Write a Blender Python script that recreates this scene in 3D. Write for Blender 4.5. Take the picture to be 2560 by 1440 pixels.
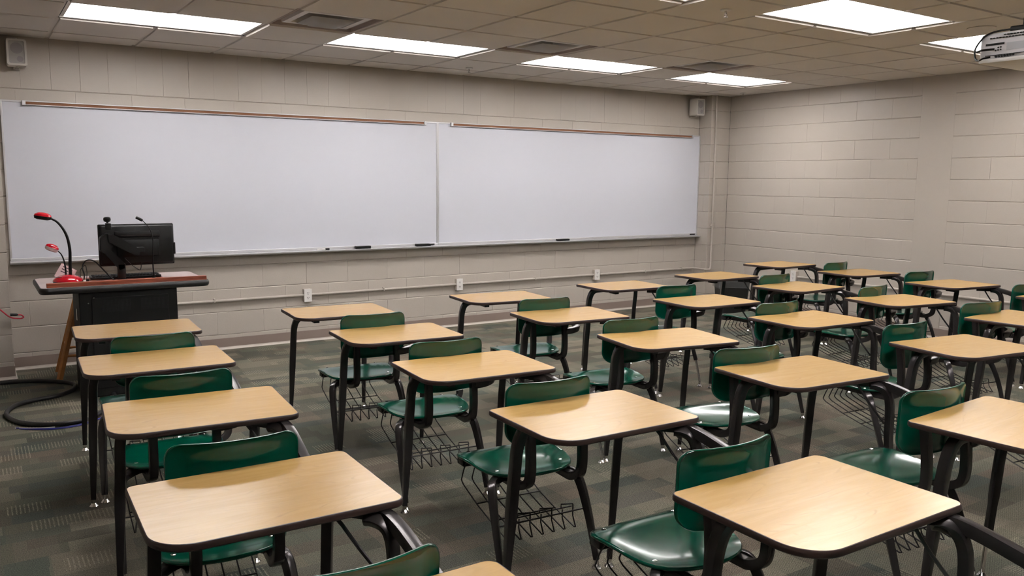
import bpy, bmesh, math, random
from mathutils import Vector, Matrix
random.seed(7)
PI = math.pi
S = bpy.context.scene
for o in list(bpy.data.objects): bpy.data.objects.remove(o)
COL = S.collection

# ---------------------------------------------------------------- camera, world, exposure
F_PX, YAW, PITCH, ROLL = 2069.31, 0.5787, 0.1287, 0.0091
CAM = Vector((-0.2341, -7.4162, 1.5027))
fw = Vector((math.sin(YAW)*math.cos(PITCH), math.cos(YAW)*math.cos(PITCH), -math.sin(PITCH)))
rt = Vector((math.cos(YAW), -math.sin(YAW), 0)); up = rt.cross(fw)
r2 = rt*math.cos(ROLL)+up*math.sin(ROLL); u2 = -rt*math.sin(ROLL)+up*math.cos(ROLL)
cd = bpy.data.cameras.new('camera'); cam = bpy.data.objects.new('camera', cd); COL.objects.link(cam)
cd.sensor_fit = 'HORIZONTAL'; cd.sensor_width = 36; cd.lens = 36*F_PX/2560; cd.clip_start = .02; cd.clip_end = 60
m = Matrix((r2, u2, -fw)).transposed().to_4x4(); m.translation = CAM; cam.matrix_world = m
S.camera = cam
w = bpy.data.worlds.new('world'); S.world = w; w.use_nodes = True
w.node_tree.nodes['Background'].inputs[0].default_value = (.8, .75, .7, 1)
w.node_tree.nodes['Background'].inputs[1].default_value = .05
S.view_settings.view_transform = 'Standard'; S.view_settings.look = 'None'
S.view_settings.gamma = 1; S.view_settings.use_curve_mapping = False
S.view_settings.exposure = -0.37
LAMP = 6.2
S.cycles.max_bounces = 8; S.cycles.diffuse_bounces = 5; S.cycles.glossy_bounces = 4
S.cycles.use_denoising = True

# ---------------------------------------------------------------- helpers
def obj(name, bm, mat, parent=None, smooth=False, angle=35):
    me = bpy.data.meshes.new(name)
    bmesh.ops.recalc_face_normals(bm, faces=bm.faces)
    bm.to_mesh(me); bm.free()
    for mm in (mat if isinstance(mat, (list, tuple)) else [mat]): me.materials.append(mm)
    if smooth:
        for p in me.polygons: p.use_smooth = True
        try: me.set_sharp_from_angle(angle=math.radians(angle))
        except Exception: pass
    o = bpy.data.objects.new(name, me); COL.objects.link(o)
    if parent: o.parent = parent
    return o
def tag(o, label=None, cat=None, group=None, kind=None):
    if label: o['label'] = label
    if cat: o['category'] = cat
    if group: o['group'] = group
    if kind: o['kind'] = kind
    return o
def thing(name, label, cat, loc=(0, 0, 0), rz=0, group=None):
    o = bpy.data.objects.new(name, None); COL.objects.link(o); o.empty_display_size = .1
    o.location = loc; o.rotation_euler = (0, 0, rz)
    return tag(o, label, cat, group)
def box(bm, x0, x1, y0, y1, z0, z1, bev=0, mi=0, seg=2):
    vs = [bm.verts.new((x, y, z)) for x in (x0, x1) for y in (y0, y1) for z in (z0, z1)]
    fs = [bm.faces.new([vs[i] for i in q]) for q in ((0, 1, 3, 2), (4, 6, 7, 5), (0, 4, 5, 1), (2, 3, 7, 6), (0, 2, 6, 4), (1, 5, 7, 3))]
    for f in fs: f.material_index = mi
    if bev:
        es = list({e for f in fs for e in f.edges})
        r = bmesh.ops.bevel(bm, geom=es, offset=bev, segments=seg, profile=.5, affect='EDGES')
        for f in r['faces']: f.material_index = mi
    return vs
def bbox(*a, **k):
    bm = bmesh.new(); box(bm, *a, **k); return bm
def cr(pts, n=6):
    """Catmull-Rom through the points"""
    P = [Vector(p) for p in pts]
    if len(P) < 3: return P
    Q = [P[0]*2-P[1]]+P+[P[-1]*2-P[-2]]; out = []
    for i in range(1, len(Q)-2):
        a, b, c, d = Q[i-1:i+3]
        for k in range(n):
            t = k/n
            out.append(.5*((2*b)+(c-a)*t+(2*a-5*b+4*c-d)*t*t+(3*b-a-3*c+d)*t**3))
    out.append(P[-1]); return out
def tube(bm, pts, r, sides=10, square=False, upv=(0, 0, 1), flat=(1, 1), cap=True, mi=0):
    """sweep a round or rounded-square section; r a number or a list as long as pts"""
    P = [Vector(p) for p in pts]; n = len(P)
    R = r if isinstance(r, (list, tuple)) else [r]*n
    if len(R) != n: R = [R[0]+(R[-1]-R[0])*i/(n-1) for i in range(n)] if len(R) == 2 else [R[min(len(R)-1, int(i*len(R)/n))] for i in range(n)]
    T = [((P[min(i+1, n-1)]-P[max(i-1, 0)]).normalized()) for i in range(n)]
    u = Vector(upv); u = (u-T[0]*u.dot(T[0]))
    if u.length < 1e-3: u = Vector((1, 0, 0)); u = u-T[0]*u.dot(T[0])
    u.normalize(); rings = []
    sec = []
    if square:
        ns = 20
        for k in range(ns):
            a = 2*PI*(k+.5)/ns; c, s = math.cos(a), math.sin(a)
            q = (abs(c)**8+abs(s)**8)**(-1/8); sec.append((c*q, s*q))
    else: sec = [(math.cos(2*PI*k/sides), math.sin(2*PI*k/sides)) for k in range(sides)]
    for i in range(n):
        u = u-T[i]*u.dot(T[i]); u.normalize(); v = T[i].cross(u)
        rings.append([bm.verts.new(P[i]+(u*s*flat[1]+v*c*flat[0])*R[i]) for c, s in sec])
    k = len(sec)
    for i in range(n-1):
        for j in range(k):
            f = bm.faces.new((rings[i][j], rings[i][(j+1) % k], rings[i+1][(j+1) % k], rings[i+1][j])); f.material_index = mi
    if cap:
        bm.faces.new(rings[0][::-1]).material_index = mi; bm.faces.new(rings[-1]).material_index = mi
def lathe(bm, prof, cx=0, cy=0, cz=0, n=24, mi=0, sx=1, sy=1):
    rings = []
    for r, z in prof:
        rings.append([bm.verts.new((cx+sx*max(r, 1e-4)*math.cos(2*PI*k/n), cy+sy*max(r, 1e-4)*math.sin(2*PI*k/n), cz+z)) for k in range(n)])
    for a, b in zip(rings, rings[1:]):
        for k in range(n): bm.faces.new((a[k], a[(k+1) % n], b[(k+1) % n], b[k])).material_index = mi
    bm.faces.new(rings[0][::-1]).material_index = mi; bm.faces.new(rings[-1]).material_index = mi
def rrect(x0, x1, y0, y1, R, n=8):
    """rounded rectangle outline, R = radii at (x1y1, x0y1, x0y0, x1y0)"""
    out = []
    for (cx, cy, r, a0) in ((x1, y1, R[0], 0), (x0, y1, R[1], PI/2), (x0, y0, R[2], PI), (x1, y0, R[3], 3*PI/2)):
        sx = -1 if cx == x1 else 1; sy = -1 if cy == y1 else 1
        for k in range(n+1):
            a = a0+PI/2*k/n; out.append((cx+sx*r+r*math.cos(a), cy+sy*r+r*math.sin(a)))
    return out
def prism(bm, outline, z0, z1, mi=0, top=True, bottom=True):
    a = [bm.verts.new((x, y, z0)) for x, y in outline]; b = [bm.verts.new((x, y, z1)) for x, y in outline]
    n = len(a)
    for i in range(n): bm.faces.new((a[i], a[(i+1) % n], b[(i+1) % n], b[i])).material_index = mi
    if top: bm.faces.new(b).material_index = mi
    if bottom: bm.faces.new(a[::-1]).material_index = mi
def resample(o, n):
    P = [Vector(p) for p in o]; P = [p for i, p in enumerate(P) if (p-P[i-1]).length > 1e-6]; P.append(P[0].copy())
    L_ = [0]
    for a, b in zip(P, P[1:]): L_.append(L_[-1]+(b-a).length)
    out = []; j = 0
    for k in range(n):
        t = L_[-1]*k/n
        while L_[j+1] < t: j += 1
        out.append(tuple(P[j].lerp(P[j+1], (t-L_[j])/(L_[j+1]-L_[j]))))
    return out
def inset_outline(o, d):
    cx = sum(p[0] for p in o)/len(o); cy = sum(p[1] for p in o)/len(o); n = len(o); r = []
    for i in range(n):
        a, b = Vector(o[i-1]), Vector(o[(i+1) % n]); t = (b-a).normalized(); nn = Vector((-t.y, t.x))
        r.append((o[i][0]+nn.x*d, o[i][1]+nn.y*d))
    return r

# ---------------------------------------------------------------- materials
def mat(name, col, rough=.5, metal=0, spec=.5, coat=0, bump=None, var=None, emit=None):
    M = bpy.data.materials.new(name); M.use_nodes = True
    nt = M.node_tree; b = nt.nodes['Principled BSDF']
    b.inputs['Base Color'].default_value = (*col, 1); b.inputs['Roughness'].default_value = rough
    b.inputs['Metallic'].default_value = metal; b.inputs['Specular IOR Level'].default_value = spec
    b.inputs['Coat Weight'].default_value = coat; b.inputs['Coat Roughness'].default_value = .08
    tc = nt.nodes.new('ShaderNodeTexCoord')
    if bump:
        nz = nt.nodes.new('ShaderNodeTexNoise'); nz.inputs['Scale'].default_value = bump[0]; nz.inputs['Detail'].default_value = 3
        bp = nt.nodes.new('ShaderNodeBump'); bp.inputs['Strength'].default_value = bump[1]; bp.inputs['Distance'].default_value = bump[2] if len(bump) > 2 else .002
        nt.links.new(tc.outputs['Object'], nz.inputs['Vector']); nt.links.new(nz.outputs['Fac'], bp.inputs['Height']); nt.links.new(bp.outputs[0], b.inputs['Normal'])
    if var:
        nz = nt.nodes.new('ShaderNodeTexNoise'); nz.inputs['Scale'].default_value = var[0]; nz.inputs['Detail'].default_value = 4
        rp = nt.nodes.new('ShaderNodeValToRGB'); rp.color_ramp.elements[0].position = .3; rp.color_ramp.elements[1].position = .7
        rp.color_ramp.elements[0].color = (*[c*(1-var[1]) for c in col], 1); rp.color_ramp.elements[1].color = (*[min(1, c*(1+var[1])) for c in col], 1)
        nt.links.new(tc.outputs['Object'], nz.inputs['Vector']); nt.links.new(nz.outputs['Fac'], rp.inputs[0]); nt.links.new(rp.outputs[0], b.inputs['Base Color'])
    if emit:
        b.inputs['Emission Color'].default_value = (*emit[0], 1); b.inputs['Emission Strength'].default_value = emit[1]
    return M
def s2l(r, g, b):
    f = lambda c: (c/255/12.92) if c/255 < .04045 else ((c/255+.055)/1.055)**2.4
    return (f(r), f(g), f(b))
M_wall = mat('painted_block', s2l(187, 178, 168), .42, bump=(90, .35, .0015), var=(1.3, .02))
M_ceil = mat('ceiling_tile', s2l(224, 217, 210), .9, bump=(260, .5, .002), var=(3, .02))
M_grid = mat('ceiling_grid_metal', s2l(216, 207, 199), .5)
M_base = mat('vinyl_base', s2l(142, 126, 117), .55)
M_basew = mat('base_toe', s2l(196, 186, 176), .5)
M_board = mat('whiteboard_enamel', s2l(208, 209, 218), .3, spec=.5)
M_alu = mat('satin_aluminium', s2l(205, 204, 206), .35, metal=.6)
M_cork = mat('cork_strip', s2l(140, 98, 74), .9, var=(300, .3))
M_white = mat('white_plastic', s2l(226, 222, 218), .4)
M_spk = mat('speaker_white', s2l(205, 200, 192), .5)
M_grille = mat('speaker_grille', s2l(168, 163, 160), .6, bump=(900, .6, .001))
M_cone = mat('speaker_cone', s2l(148, 143, 142), .7)
M_black = mat('black_plastic', s2l(13, 12, 13), .42, spec=.35)
M_blackmat = mat('black_powdercoat', s2l(20, 19, 19), .6, spec=.3, bump=(700, .15, .0005))
M_rubber = mat('black_rubber', s2l(34, 33, 34), .45)
M_frame = mat('charcoal_metal', s2l(62, 58, 59), .24, metal=.5, bump=(900, .06, .0004))
M_wire = mat('black_wire', s2l(40, 37, 36), .4, metal=.3)
M_chrome = mat('chrome', s2l(214, 212, 210), .18, metal=1)
M_edge = mat('brown_edge_band', s2l(58, 42, 38), .42)
M_green = mat('green_plastic', s2l(0, 76, 58), .18, spec=.5, coat=.2)
M_red = mat('red_gloss', s2l(190, 12, 32), .15, coat=.6)
M_redc = mat('red_cable', s2l(196, 40, 60), .4)
M_bluec = mat('blue_cable', s2l(40, 44, 140), .4)
M_paper = mat('pink_paper', s2l(214, 186, 186), .8)
M_text = mat('dark_print', s2l(60, 44, 50), .8)
M_stool = mat('varnished_oak', s2l(176, 116, 62), .4, var=(22, .12))
M_bin = mat('bin_plastic', s2l(26, 25, 25), .5)
M_slot = mat('dark_slot', s2l(12, 11, 12), .7)
M_diff = mat('vent_metal', s2l(224, 220, 220), .5)
M_ventd = mat('vent_frame', s2l(176, 162, 156), .7)
M_lamp = mat('lamp_diffuser', (1, 1, 1), .5, emit=((1.0, .965, .95), LAMP))
M_projw = mat('projector_white', s2l(214, 212, 216), .45)
M_projl = mat('projector_label', s2l(188, 190, 196), .6)
M_lecttop = mat('lectern_laminate', s2l(190, 172, 168), .35, var=(60, .03))

def bag_mat():
    M = mat('clear_bag', s2l(190, 190, 190), .15)
    b = M.node_tree.nodes['Principled BSDF']; b.inputs['Alpha'].default_value = .13; return M
M_bag = bag_mat()

def wood_top():
    M = bpy.data.materials.new('maple_laminate'); M.use_nodes = True; nt = M.node_tree; L = nt.links; N = nt.nodes
    b = N['Principled BSDF']; tc = N.new('ShaderNodeTexCoord'); oi = N.new('ShaderNodeObjectInfo')
    ad = N.new('ShaderNodeVectorMath'); ad.operation = 'ADD'
    cm = N.new('ShaderNodeCombineXYZ'); ml = N.new('ShaderNodeMath'); ml.operation = 'MULTIPLY'; ml.inputs[1].default_value = 37
    L.new(oi.outputs['Random'], ml.inputs[0]); L.new(ml.outputs[0], cm.inputs[0]); L.new(ml.outputs[0], cm.inputs[1])
    L.new(tc.outputs['Object'], ad.inputs[0]); L.new(cm.outputs[0], ad.inputs[1])
    mp = N.new('ShaderNodeMapping'); mp.inputs['Scale'].default_value = (1.6, 16, 1); L.new(ad.outputs[0], mp.inputs[0])
    n1 = N.new('ShaderNodeTexNoise'); n1.inputs['Scale'].default_value = 3; n1.inputs['Detail'].default_value = 6; n1.inputs['Distortion'].default_value = .6
    L.new(mp.outputs[0], n1.inputs['Vector'])
    mp2 = N.new('ShaderNodeMapping'); mp2.inputs['Scale'].default_value = (14, 260, 1); L.new(ad.outputs[0], mp2.inputs[0])
    n2 = N.new('ShaderNodeTexNoise'); n2.inputs['Scale'].default_value = 1; n2.inputs['Detail'].default_value = 3; L.new(mp2.outputs[0], n2.inputs['Vector'])
    mp3 = N.new('ShaderNodeMapping'); mp3.inputs['Scale'].default_value = (1.2, 5, 1); L.new(ad.outputs[0], mp3.inputs[0])
    wv = N.new('ShaderNodeTexNoise'); wv.inputs['Scale'].default_value = 1.3; wv.inputs['Detail'].default_value = 1; L.new(mp3.outputs[0], wv.inputs['Vector'])
    mu = N.new('ShaderNodeMath'); mu.operation = 'MULTIPLY'; mu.inputs[1].default_value = 95; L.new(wv.outputs[0], mu.inputs[0])
    sn = N.new('ShaderNodeMath'); sn.operation = 'SINE'; L.new(mu.outputs[0], sn.inputs[0])
    pw = N.new('ShaderNodeMapRange'); pw.inputs[1].default_value = .8; pw.inputs[2].default_value = 1; pw.inputs[3].default_value = 0; pw.inputs[4].default_value = .22; L.new(sn.outputs[0], pw.inputs[0])
    mk = N.new('ShaderNodeMapRange'); mk.inputs[1].default_value = .5; mk.inputs[2].default_value = .66; L.new(n1.outputs[0], mk.inputs[0])
    m3 = N.new('ShaderNodeMath'); m3.operation = 'MULTIPLY'; L.new(pw.outputs[0], m3.inputs[0]); L.new(mk.outputs[0], m3.inputs[1])
    rp = N.new('ShaderNodeValToRGB'); rp.color_ramp.elements[0].position = .3; rp.color_ramp.elements[1].position = .72
    rp.color_ramp.elements[0].color = (*s2l(189, 150, 90), 1); rp.color_ramp.elements[1].color = (*s2l(198, 160, 100), 1)
    L.new(n1.outputs[0], rp.inputs[0])
    mx = N.new('ShaderNodeMix'); mx.data_type = 'RGBA'; mx.inputs[7].default_value = (*s2l(176, 128, 76), 1)
    mr = N.new('ShaderNodeMapRange'); mr.inputs[1].default_value = .58; mr.inputs[2].default_value = .8; mr.inputs[4].default_value = .25; L.new(n2.outputs[0], mr.inputs[0])
    L.new(mr.outputs[0], mx.inputs[0]); L.new(rp.outputs[0], mx.inputs[6])
    mx2 = N.new('ShaderNodeMix'); mx2.data_type = 'RGBA'; mx2.inputs[7].default_value = (*s2l(120, 84, 58), 1)
    L.new(m3.outputs[0], mx2.inputs[0]); L.new(mx.outputs[2], mx2.inputs[6]); L.new(mx2.outputs[2], b.inputs['Base Color'])
    b.inputs['Roughness'].default_value = .27; b.inputs['Specular IOR Level'].default_value = .6
    return M
M_top = wood_top()

def mahogany():
    M = mat('mahogany', s2l(150, 76, 52), .4); nt = M.node_tree; N = nt.nodes; L = nt.links; b = N['Principled BSDF']
    tc = N.new('ShaderNodeTexCoord'); mp = N.new('ShaderNodeMapping'); mp.inputs['Scale'].default_value = (6, 60, 60); mp.inputs['Rotation'].default_value = (0, .25, 0)
    nz = N.new('ShaderNodeTexNoise'); nz.inputs['Scale'].default_value = 1; nz.inputs['Detail'].default_value = 5
    rp = N.new('ShaderNodeValToRGB'); rp.color_ramp.elements[0].color = (*s2l(112, 52, 36), 1); rp.color_ramp.elements[1].color = (*s2l(178, 98, 70), 1)
    rp.color_ramp.elements[0].position = .3; rp.color_ramp.elements[1].position = .7
    L.new(tc.outputs['Object'], mp.inputs[0]); L.new(mp.outputs[0], nz.inputs['Vector']); L.new(nz.outputs['Fac'], rp.inputs[0]); L.new(rp.outputs[0], b.inputs['Base Color']); return M
M_mahog = mahogany()

def carpet():
    M = bpy.data.materials.new('patchwork_carpet'); M.use_nodes = True; nt = M.node_tree; L = nt.links; N = nt.nodes
    b = N['Principled BSDF']; b.inputs['Roughness'].default_value = .85; b.inputs['Specular IOR Level'].default_value = .25
    tc = N.new('ShaderNodeTexCoord'); P = tc.outputs['Object']
    sp = N.new('ShaderNodeSeparateXYZ'); L.new(P, sp.inputs[0])
    def math_(op, a, bb=None, c=None):
        n = N.new('ShaderNodeMath'); n.operation = op
        for i, v in enumerate((a, bb, c)):
            if v is None: continue
            if isinstance(v, (int, float)): n.inputs[i].default_value = v
            else: L.new(v, n.inputs[i])
        return n.outputs[0]
    def cells(w_, h_, seed, jit):
        row = math_('FLOOR', math_('DIVIDE', sp.outputs[1], h_))
        wn = N.new('ShaderNodeTexWhiteNoise'); wn.noise_dimensions = '1D'; L.new(math_('ADD', row, seed), wn.inputs['W'])
        col = math_('FLOOR', math_('ADD', math_('DIVIDE', sp.outputs[0], w_), math_('MULTIPLY', wn.outputs['Value'], jit)))
        c = N.new('ShaderNodeCombineXYZ'); L.new(col, c.inputs[0]); L.new(row, c.inputs[1]); c.inputs[2].default_value = seed
        w2 = N.new('ShaderNodeTexWhiteNoise'); w2.noise_dimensions = '3D'; L.new(c.outputs[0], w2.inputs['Vector']); return w2
    A = cells(.31, .105, 3.3, 7); B = cells(.16, .21, 9.1, 5); C = cells(.17, .12, 17.7, 9)
    r1 = N.new('ShaderNodeValToRGB'); r1.color_ramp.interpolation = 'CONSTANT'
    cols = [(0, (74, 73, 62)), (.16, (92, 93, 79)), (.32, (116, 113, 97)), (.48, (80, 88, 78)), (.62, (98, 88, 76)), (.76, (128, 124, 108)), (.9, (70, 78, 73))]
    e = r1.color_ramp.elements
    e[0].position = 0; e[0].color = (*s2l(*cols[0][1]), 1); e[1].position = cols[1][0]; e[1].color = (*s2l(*cols[1][1]), 1)
    for pz, c in cols[2:]:
        q = e.new(pz); q.color = (*s2l(*c), 1)
    L.new(A.outputs['Value'], r1.inputs[0])
    r2_ = N.new('ShaderNodeValToRGB'); r2_.color_ramp.interpolation = 'CONSTANT'
    e = r2_.color_ramp.elements; e[0].color = (*s2l(106, 101, 88), 1); e[1].position = .34; e[1].color = (*s2l(92, 94, 84), 1); q = e.new(.7); q.color = (*s2l(120, 110, 98), 1)
    L.new(B.outputs['Value'], r2_.inputs[0])
    mx = N.new('ShaderNodeMix'); mx.data_type = 'RGBA'; mx.inputs[0].default_value = .45; L.new(r1.outputs[0], mx.inputs[6]); L.new(r2_.outputs[0], mx.inputs[7])
    # pale tufted stripes, only in some patches
    st = math_('GREATER_THAN', math_('SINE', math_('MULTIPLY', sp.outputs[0], 2*PI/.0165)), .45)
    msk = math_('GREATER_THAN', C.outputs['Value'], .88)
    fz = N.new('ShaderNodeTexNoise'); fz.inputs['Scale'].default_value = 160; fz.inputs['Detail'].default_value = 2; L.new(P, fz.inputs['Vector'])
    fzr = N.new('ShaderNodeMapRange'); fzr.inputs[1].default_value = .38; fzr.inputs[2].default_value = .6; L.new(fz.outputs[0], fzr.inputs[0])
    smix = math_('MULTIPLY', math_('MULTIPLY', math_('MULTIPLY', st, msk), fzr.outputs[0]), .6)
    m2 = N.new('ShaderNodeMix'); m2.data_type = 'RGBA'; m2.inputs[7].default_value = (*s2l(176, 168, 148), 1); L.new(smix, m2.inputs[0]); L.new(mx.outputs[2], m2.inputs[6])
    # woven loops: zig-zag rows of light and dark yarn
    zz = math_('PINGPONG', sp.outputs[0], .009)
    ph = math_('MULTIPLY', math_('ADD', sp.outputs[1], math_('MULTIPLY', zz, .8)), 2*PI/.0085)
    nzz = N.new('ShaderNodeTexNoise'); nzz.inputs['Scale'].default_value = 210; nzz.inputs['Detail'].default_value = 3; nzz.inputs['Roughness'].default_value = .7; L.new(P, nzz.inputs['Vector'])
    lo = math_('ADD', math_('MULTIPLY', math_('SINE', ph), .30), math_('MULTIPLY', math_('SUBTRACT', nzz.outputs[0], .5), 3.4))
    k = math_('ADD', 1.0, lo)
    vm = N.new('ShaderNodeVectorMath'); vm.operation = 'SCALE'; L.new(m2.outputs[2], vm.inputs[0]); L.new(math_('MAXIMUM', math_('MULTIPLY', k, 1.08), .2), vm.inputs[3])
    L.new(vm.outputs[0], b.inputs['Base Color'])
    bp = N.new('ShaderNodeBump'); bp.inputs['Strength'].default_value = .6; bp.inputs['Distance'].default_value = .004; L.new(lo, bp.inputs['Height']); L.new(bp.outputs[0], b.inputs['Normal'])
    return M
M_carpet = carpet()

# ---------------------------------------------------------------- room shell
ZC, XR, XL, YB = 2.557, 7.662, -1.6, -9.6
ZM, CH = .7404, .2032          # a mortar line and the course height
def block_face(bm, O, U, Nn, z0, z1, us, rnd, hin=.0065, vin=.0026):
    """one course: blocks between successive us, V-grooved joints"""
    O, U, Nn = Vector(O), Vector(U), Vector(Nn); Z = Vector((0, 0, 1))
    for a, b in zip(us, us[1:]):
        if b-a < .012: continue
        dp = .0052
        hb, ht = hin*rnd.uniform(.6, 1.1), hin*rnd.uniform(.5, 1.0)
        vi = vin*rnd.uniform(.5, 1.4)
        dv = rnd.choice((.0006, .0012, .0020, .0032)); P = lambda x, z, d: bm.verts.new(O+U*x+Z*z-Nn*d)
        q0, q1 = z0+hb, z1-ht
        A0, B0, A1, B1 = P(a, z0, dp), P(b, z0, dp), P(a, z1, dp), P(b, z1, dp)
        a0, b0, a1, b1 = P(a, q0, dv), P(b, q0, dv), P(a, q1, dv), P(b, q1, dv)
        i0, j0, i1, j1 = P(a+vi, q0, 0), P(b-vi, q0, 0), P(a+vi, q1, 0), P(b-vi, q1, 0)
        for f in ((i0, j0, j1, i1), (A0, B0, j0, i0), (A0, i0, a0), (B0, b0, j0), (A1, i1, j1, B1), (A1, a1, i1), (B1, j1, b1), (a0, i0, i1, a1), (j0, b0, b1, j1)): bm.faces.new(f)
def joints(u0, u1, phase, pitch):
    k = math.ceil((u0+.02-phase)/pitch); r = [u0]
    while phase+k*pitch < u1-.02: r.append(phase+k*pitch); k += 1
    return r+[u1]
def wall(name, O, U, Nn, u0, u1, ph_a, ph_b, soldier=None, skip=None, seed=1):
    rnd = random.Random(seed); bm = bmesh.new(); n = 0
    z = ZM-4*CH
    while z < ZC:
        z0, z1 = max(z, 0), min(z+CH, ZC)
        n = round((z-ZM)/CH)
        if soldier is not None and n == 7:
            block_face(bm, O, U, Nn, z0, ZC, joints(u0, u1, soldier, .2032), rnd); break
        us = joints(u0, u1, ph_a if n % 2 == 0 else ph_b, .4064)
        if z1-z0 > .02:
            if skip:
                s0, s1 = skip
                block_face(bm, O, U, Nn, z0, z1, [x for x in us if x < s0-.02]+[s0], rnd, hin=.008)
                block_face(bm, O, U, Nn, z0, z1, [s1]+[x for x in us if x > s1+.02], rnd, hin=.008)
            else: block_face(bm, O, U, Nn, z0, z1, us, rnd)
        z += CH
    O_, U_, N_ = Vector(O), Vector(U), Vector(Nn); Z = Vector((0, 0, 1))
    if skip:
        vs = [bm.verts.new(O_+U_*x+Z*zz) for x, zz in ((skip[0], 0), (skip[1], 0), (skip[1], ZC), (skip[0], ZC))]; bm.faces.new(vs)
    # solid core behind the face
    c = [bm.verts.new(O_+U_*x+Z*zz-N_*dd) for dd in (.006, .15) for x, zz in ((u0+.006, 0), (u1-.006, 0), (u1-.006, ZC+.05), (u0+.006, ZC+.05))]
    for q in ((0, 1, 2, 3), (7, 6, 5, 4), (0, 4, 5, 1), (1, 5, 6, 2), (2, 6, 7, 3), (3, 7, 4, 0)): bm.faces.new([c[i] for i in q])
    me = bpy.data.meshes.new(name); bm.to_mesh(me); bm.free(); me.materials.append(M_wall)
    o = bpy.data.objects.new(name, me); COL.objects.link(o); return tag(o, kind='structure')
wall('wall_front', (0, 0, 0), (1, 0, 0), (0, -1, 0), -.03, 7.34, .104, .303, soldier=.347, seed=3)
wall('wall_front_pier_face', (0, -.20, 0), (1, 0, 0), (0, -1, 0), 7.34, XR, 7.34+.27, 7.34+.13, seed=4)
wall('wall_front_pier_side', (7.34, 0, 0), (0, -1, 0), (-1, 0, 0), 0, .20, .11, .30, seed=5)
wall('wall_front_left_pier_face', (0, -.32, 0), (1, 0, 0), (0, -1, 0), XL, -.03, -.43, -.23, seed=6)
wall('wall_front_left_pier_side', (-.03, 0, 0), (0, -1, 0), (1, 0, 0), 0, .32, .12, .5, seed=8)
wall('wall_right', (XR, 0, 0), (0, -1, 0), (-1, 0, 0), .20, -YB, 1.742, 1.946, skip=(2.66, 2.997), seed=9)
wall('wall_left', (XL, YB, 0), (0, 1, 0), (1, 0, 0), 0, -YB-.32, .1, .3, seed=10)
wall('wall_back', (XL, YB, 0), (1, 0, 0), (0, 1, 0), 0, XR-XL, .1, .3, seed=11)
bm = bbox(XL-.2, XR+.2, YB-.2, .2, -.1, 0); tag(obj('floor', bm, M_carpet), kind='structure')

def baseboard(name, pts, side):
    """coved vinyl base along a path of plan points; side = outward offset sign"""
    bm = bmesh.new()
    prof = [(0, .10), (.004, .10), (.0045, .022), (.007, .012), (.014, .006), (.016, .0)]
    rows = []
    for i, pt in enumerate(pts):
        p = Vector(pt)
        a = (Vector(pts[i])-Vector(pts[i-1])).normalized() if i else None
        b = (Vector(pts[i+1])-Vector(pts[i])).normalized() if i < len(pts)-1 else None
        na = Vector((a.y, -a.x))*side if a else None; nb = Vector((b.y, -b.x))*side if b else None
        if na is None: nn = nb
        elif nb is None: nn = na
        else: nn = (na+nb); nn = nn/(1+na.dot(nb))
        rows.append([bm.verts.new((p.x+nn.x*d, p.y+nn.y*d, z)) for d, z in prof])
    for r, s in zip(rows, rows[1:]):
        for k in range(len(prof)-1):
            bm.faces.new((r[k], s[k], s[k+1], r[k+1])).material_index = 1 if k >= 2 else 0
    tag(obj(name, bm, [M_base, M_basew]), kind='structure')
baseboard('baseboard_front', [(XL, -.32), (-.03, -.32), (-.03, 0), (7.34, 0), (7.34, -.20), (XR, -.20)], 1)
baseboard('baseboard_right', [(XR, -.20), (XR, YB)], 1)

# ceiling: suspended 2 x 2 ft grid with openings for lamps and vents
GX, GP, GY = .3355, .6095, -.982
def gx(k): return GX+GP*k
ylines = [0, -.372, GY, GY-GP, GY-2*GP, GY-3*GP, GY-4*GP, GY-5*GP, GY-6*GP, GY-7*GP, GY-8*GP, GY-9*GP, GY-10*GP, GY-11*GP, GY-12*GP, GY-13*GP, YB]
xlines = [XL]+[gx(k) for k in range(-3, 12) if gx(k) > XL+.05]+[XR]
LY2 = GY-4.5*GP; LY3 = GY-9*GP
LAMPS = [(gx(k), y) for y in (GY, LY2, LY3) for k in (0, 3, 6, 9)]     # left x, far y; 2 tiles wide, 1 deep
VENTS = [(gx(k), GY-GP) for k in (2, 5, 8)]+[(gx(k), GY-11*GP) for k in (2,)]
def cut(rects, hole):
    out = []
    hx0, hx1, hy0, hy1 = hole
    for (x0, x1, y0, y1) in rects:
        if hx0 >= x1-1e-4 or hx1 <= x0+1e-4 or hy0 >= y1-1e-4 or hy1 <= y0+1e-4: out.append((x0, x1, y0, y1)); continue
        if y0 < hy0-1e-4: out.append((x0, x1, y0, hy0))
        if y1 > hy1+1e-4: out.append((x0, x1, hy1, y1))
        a, b = max(y0, hy0), min(y1, hy1)
        if x0 < hx0-1e-4: out.append((x0, hx0, a, b))
        if x1 > hx1+1e-4: out.append((hx1, x1, a, b))
    return out
bm = bmesh.new(); bmg = bmesh.new()
HOLES = [(x, x+2*GP, y-GP, y) for x, y in LAMPS]+[(x, x+GP, y-GP, y) for x, y in VENTS]
rc = random.Random(5)
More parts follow.
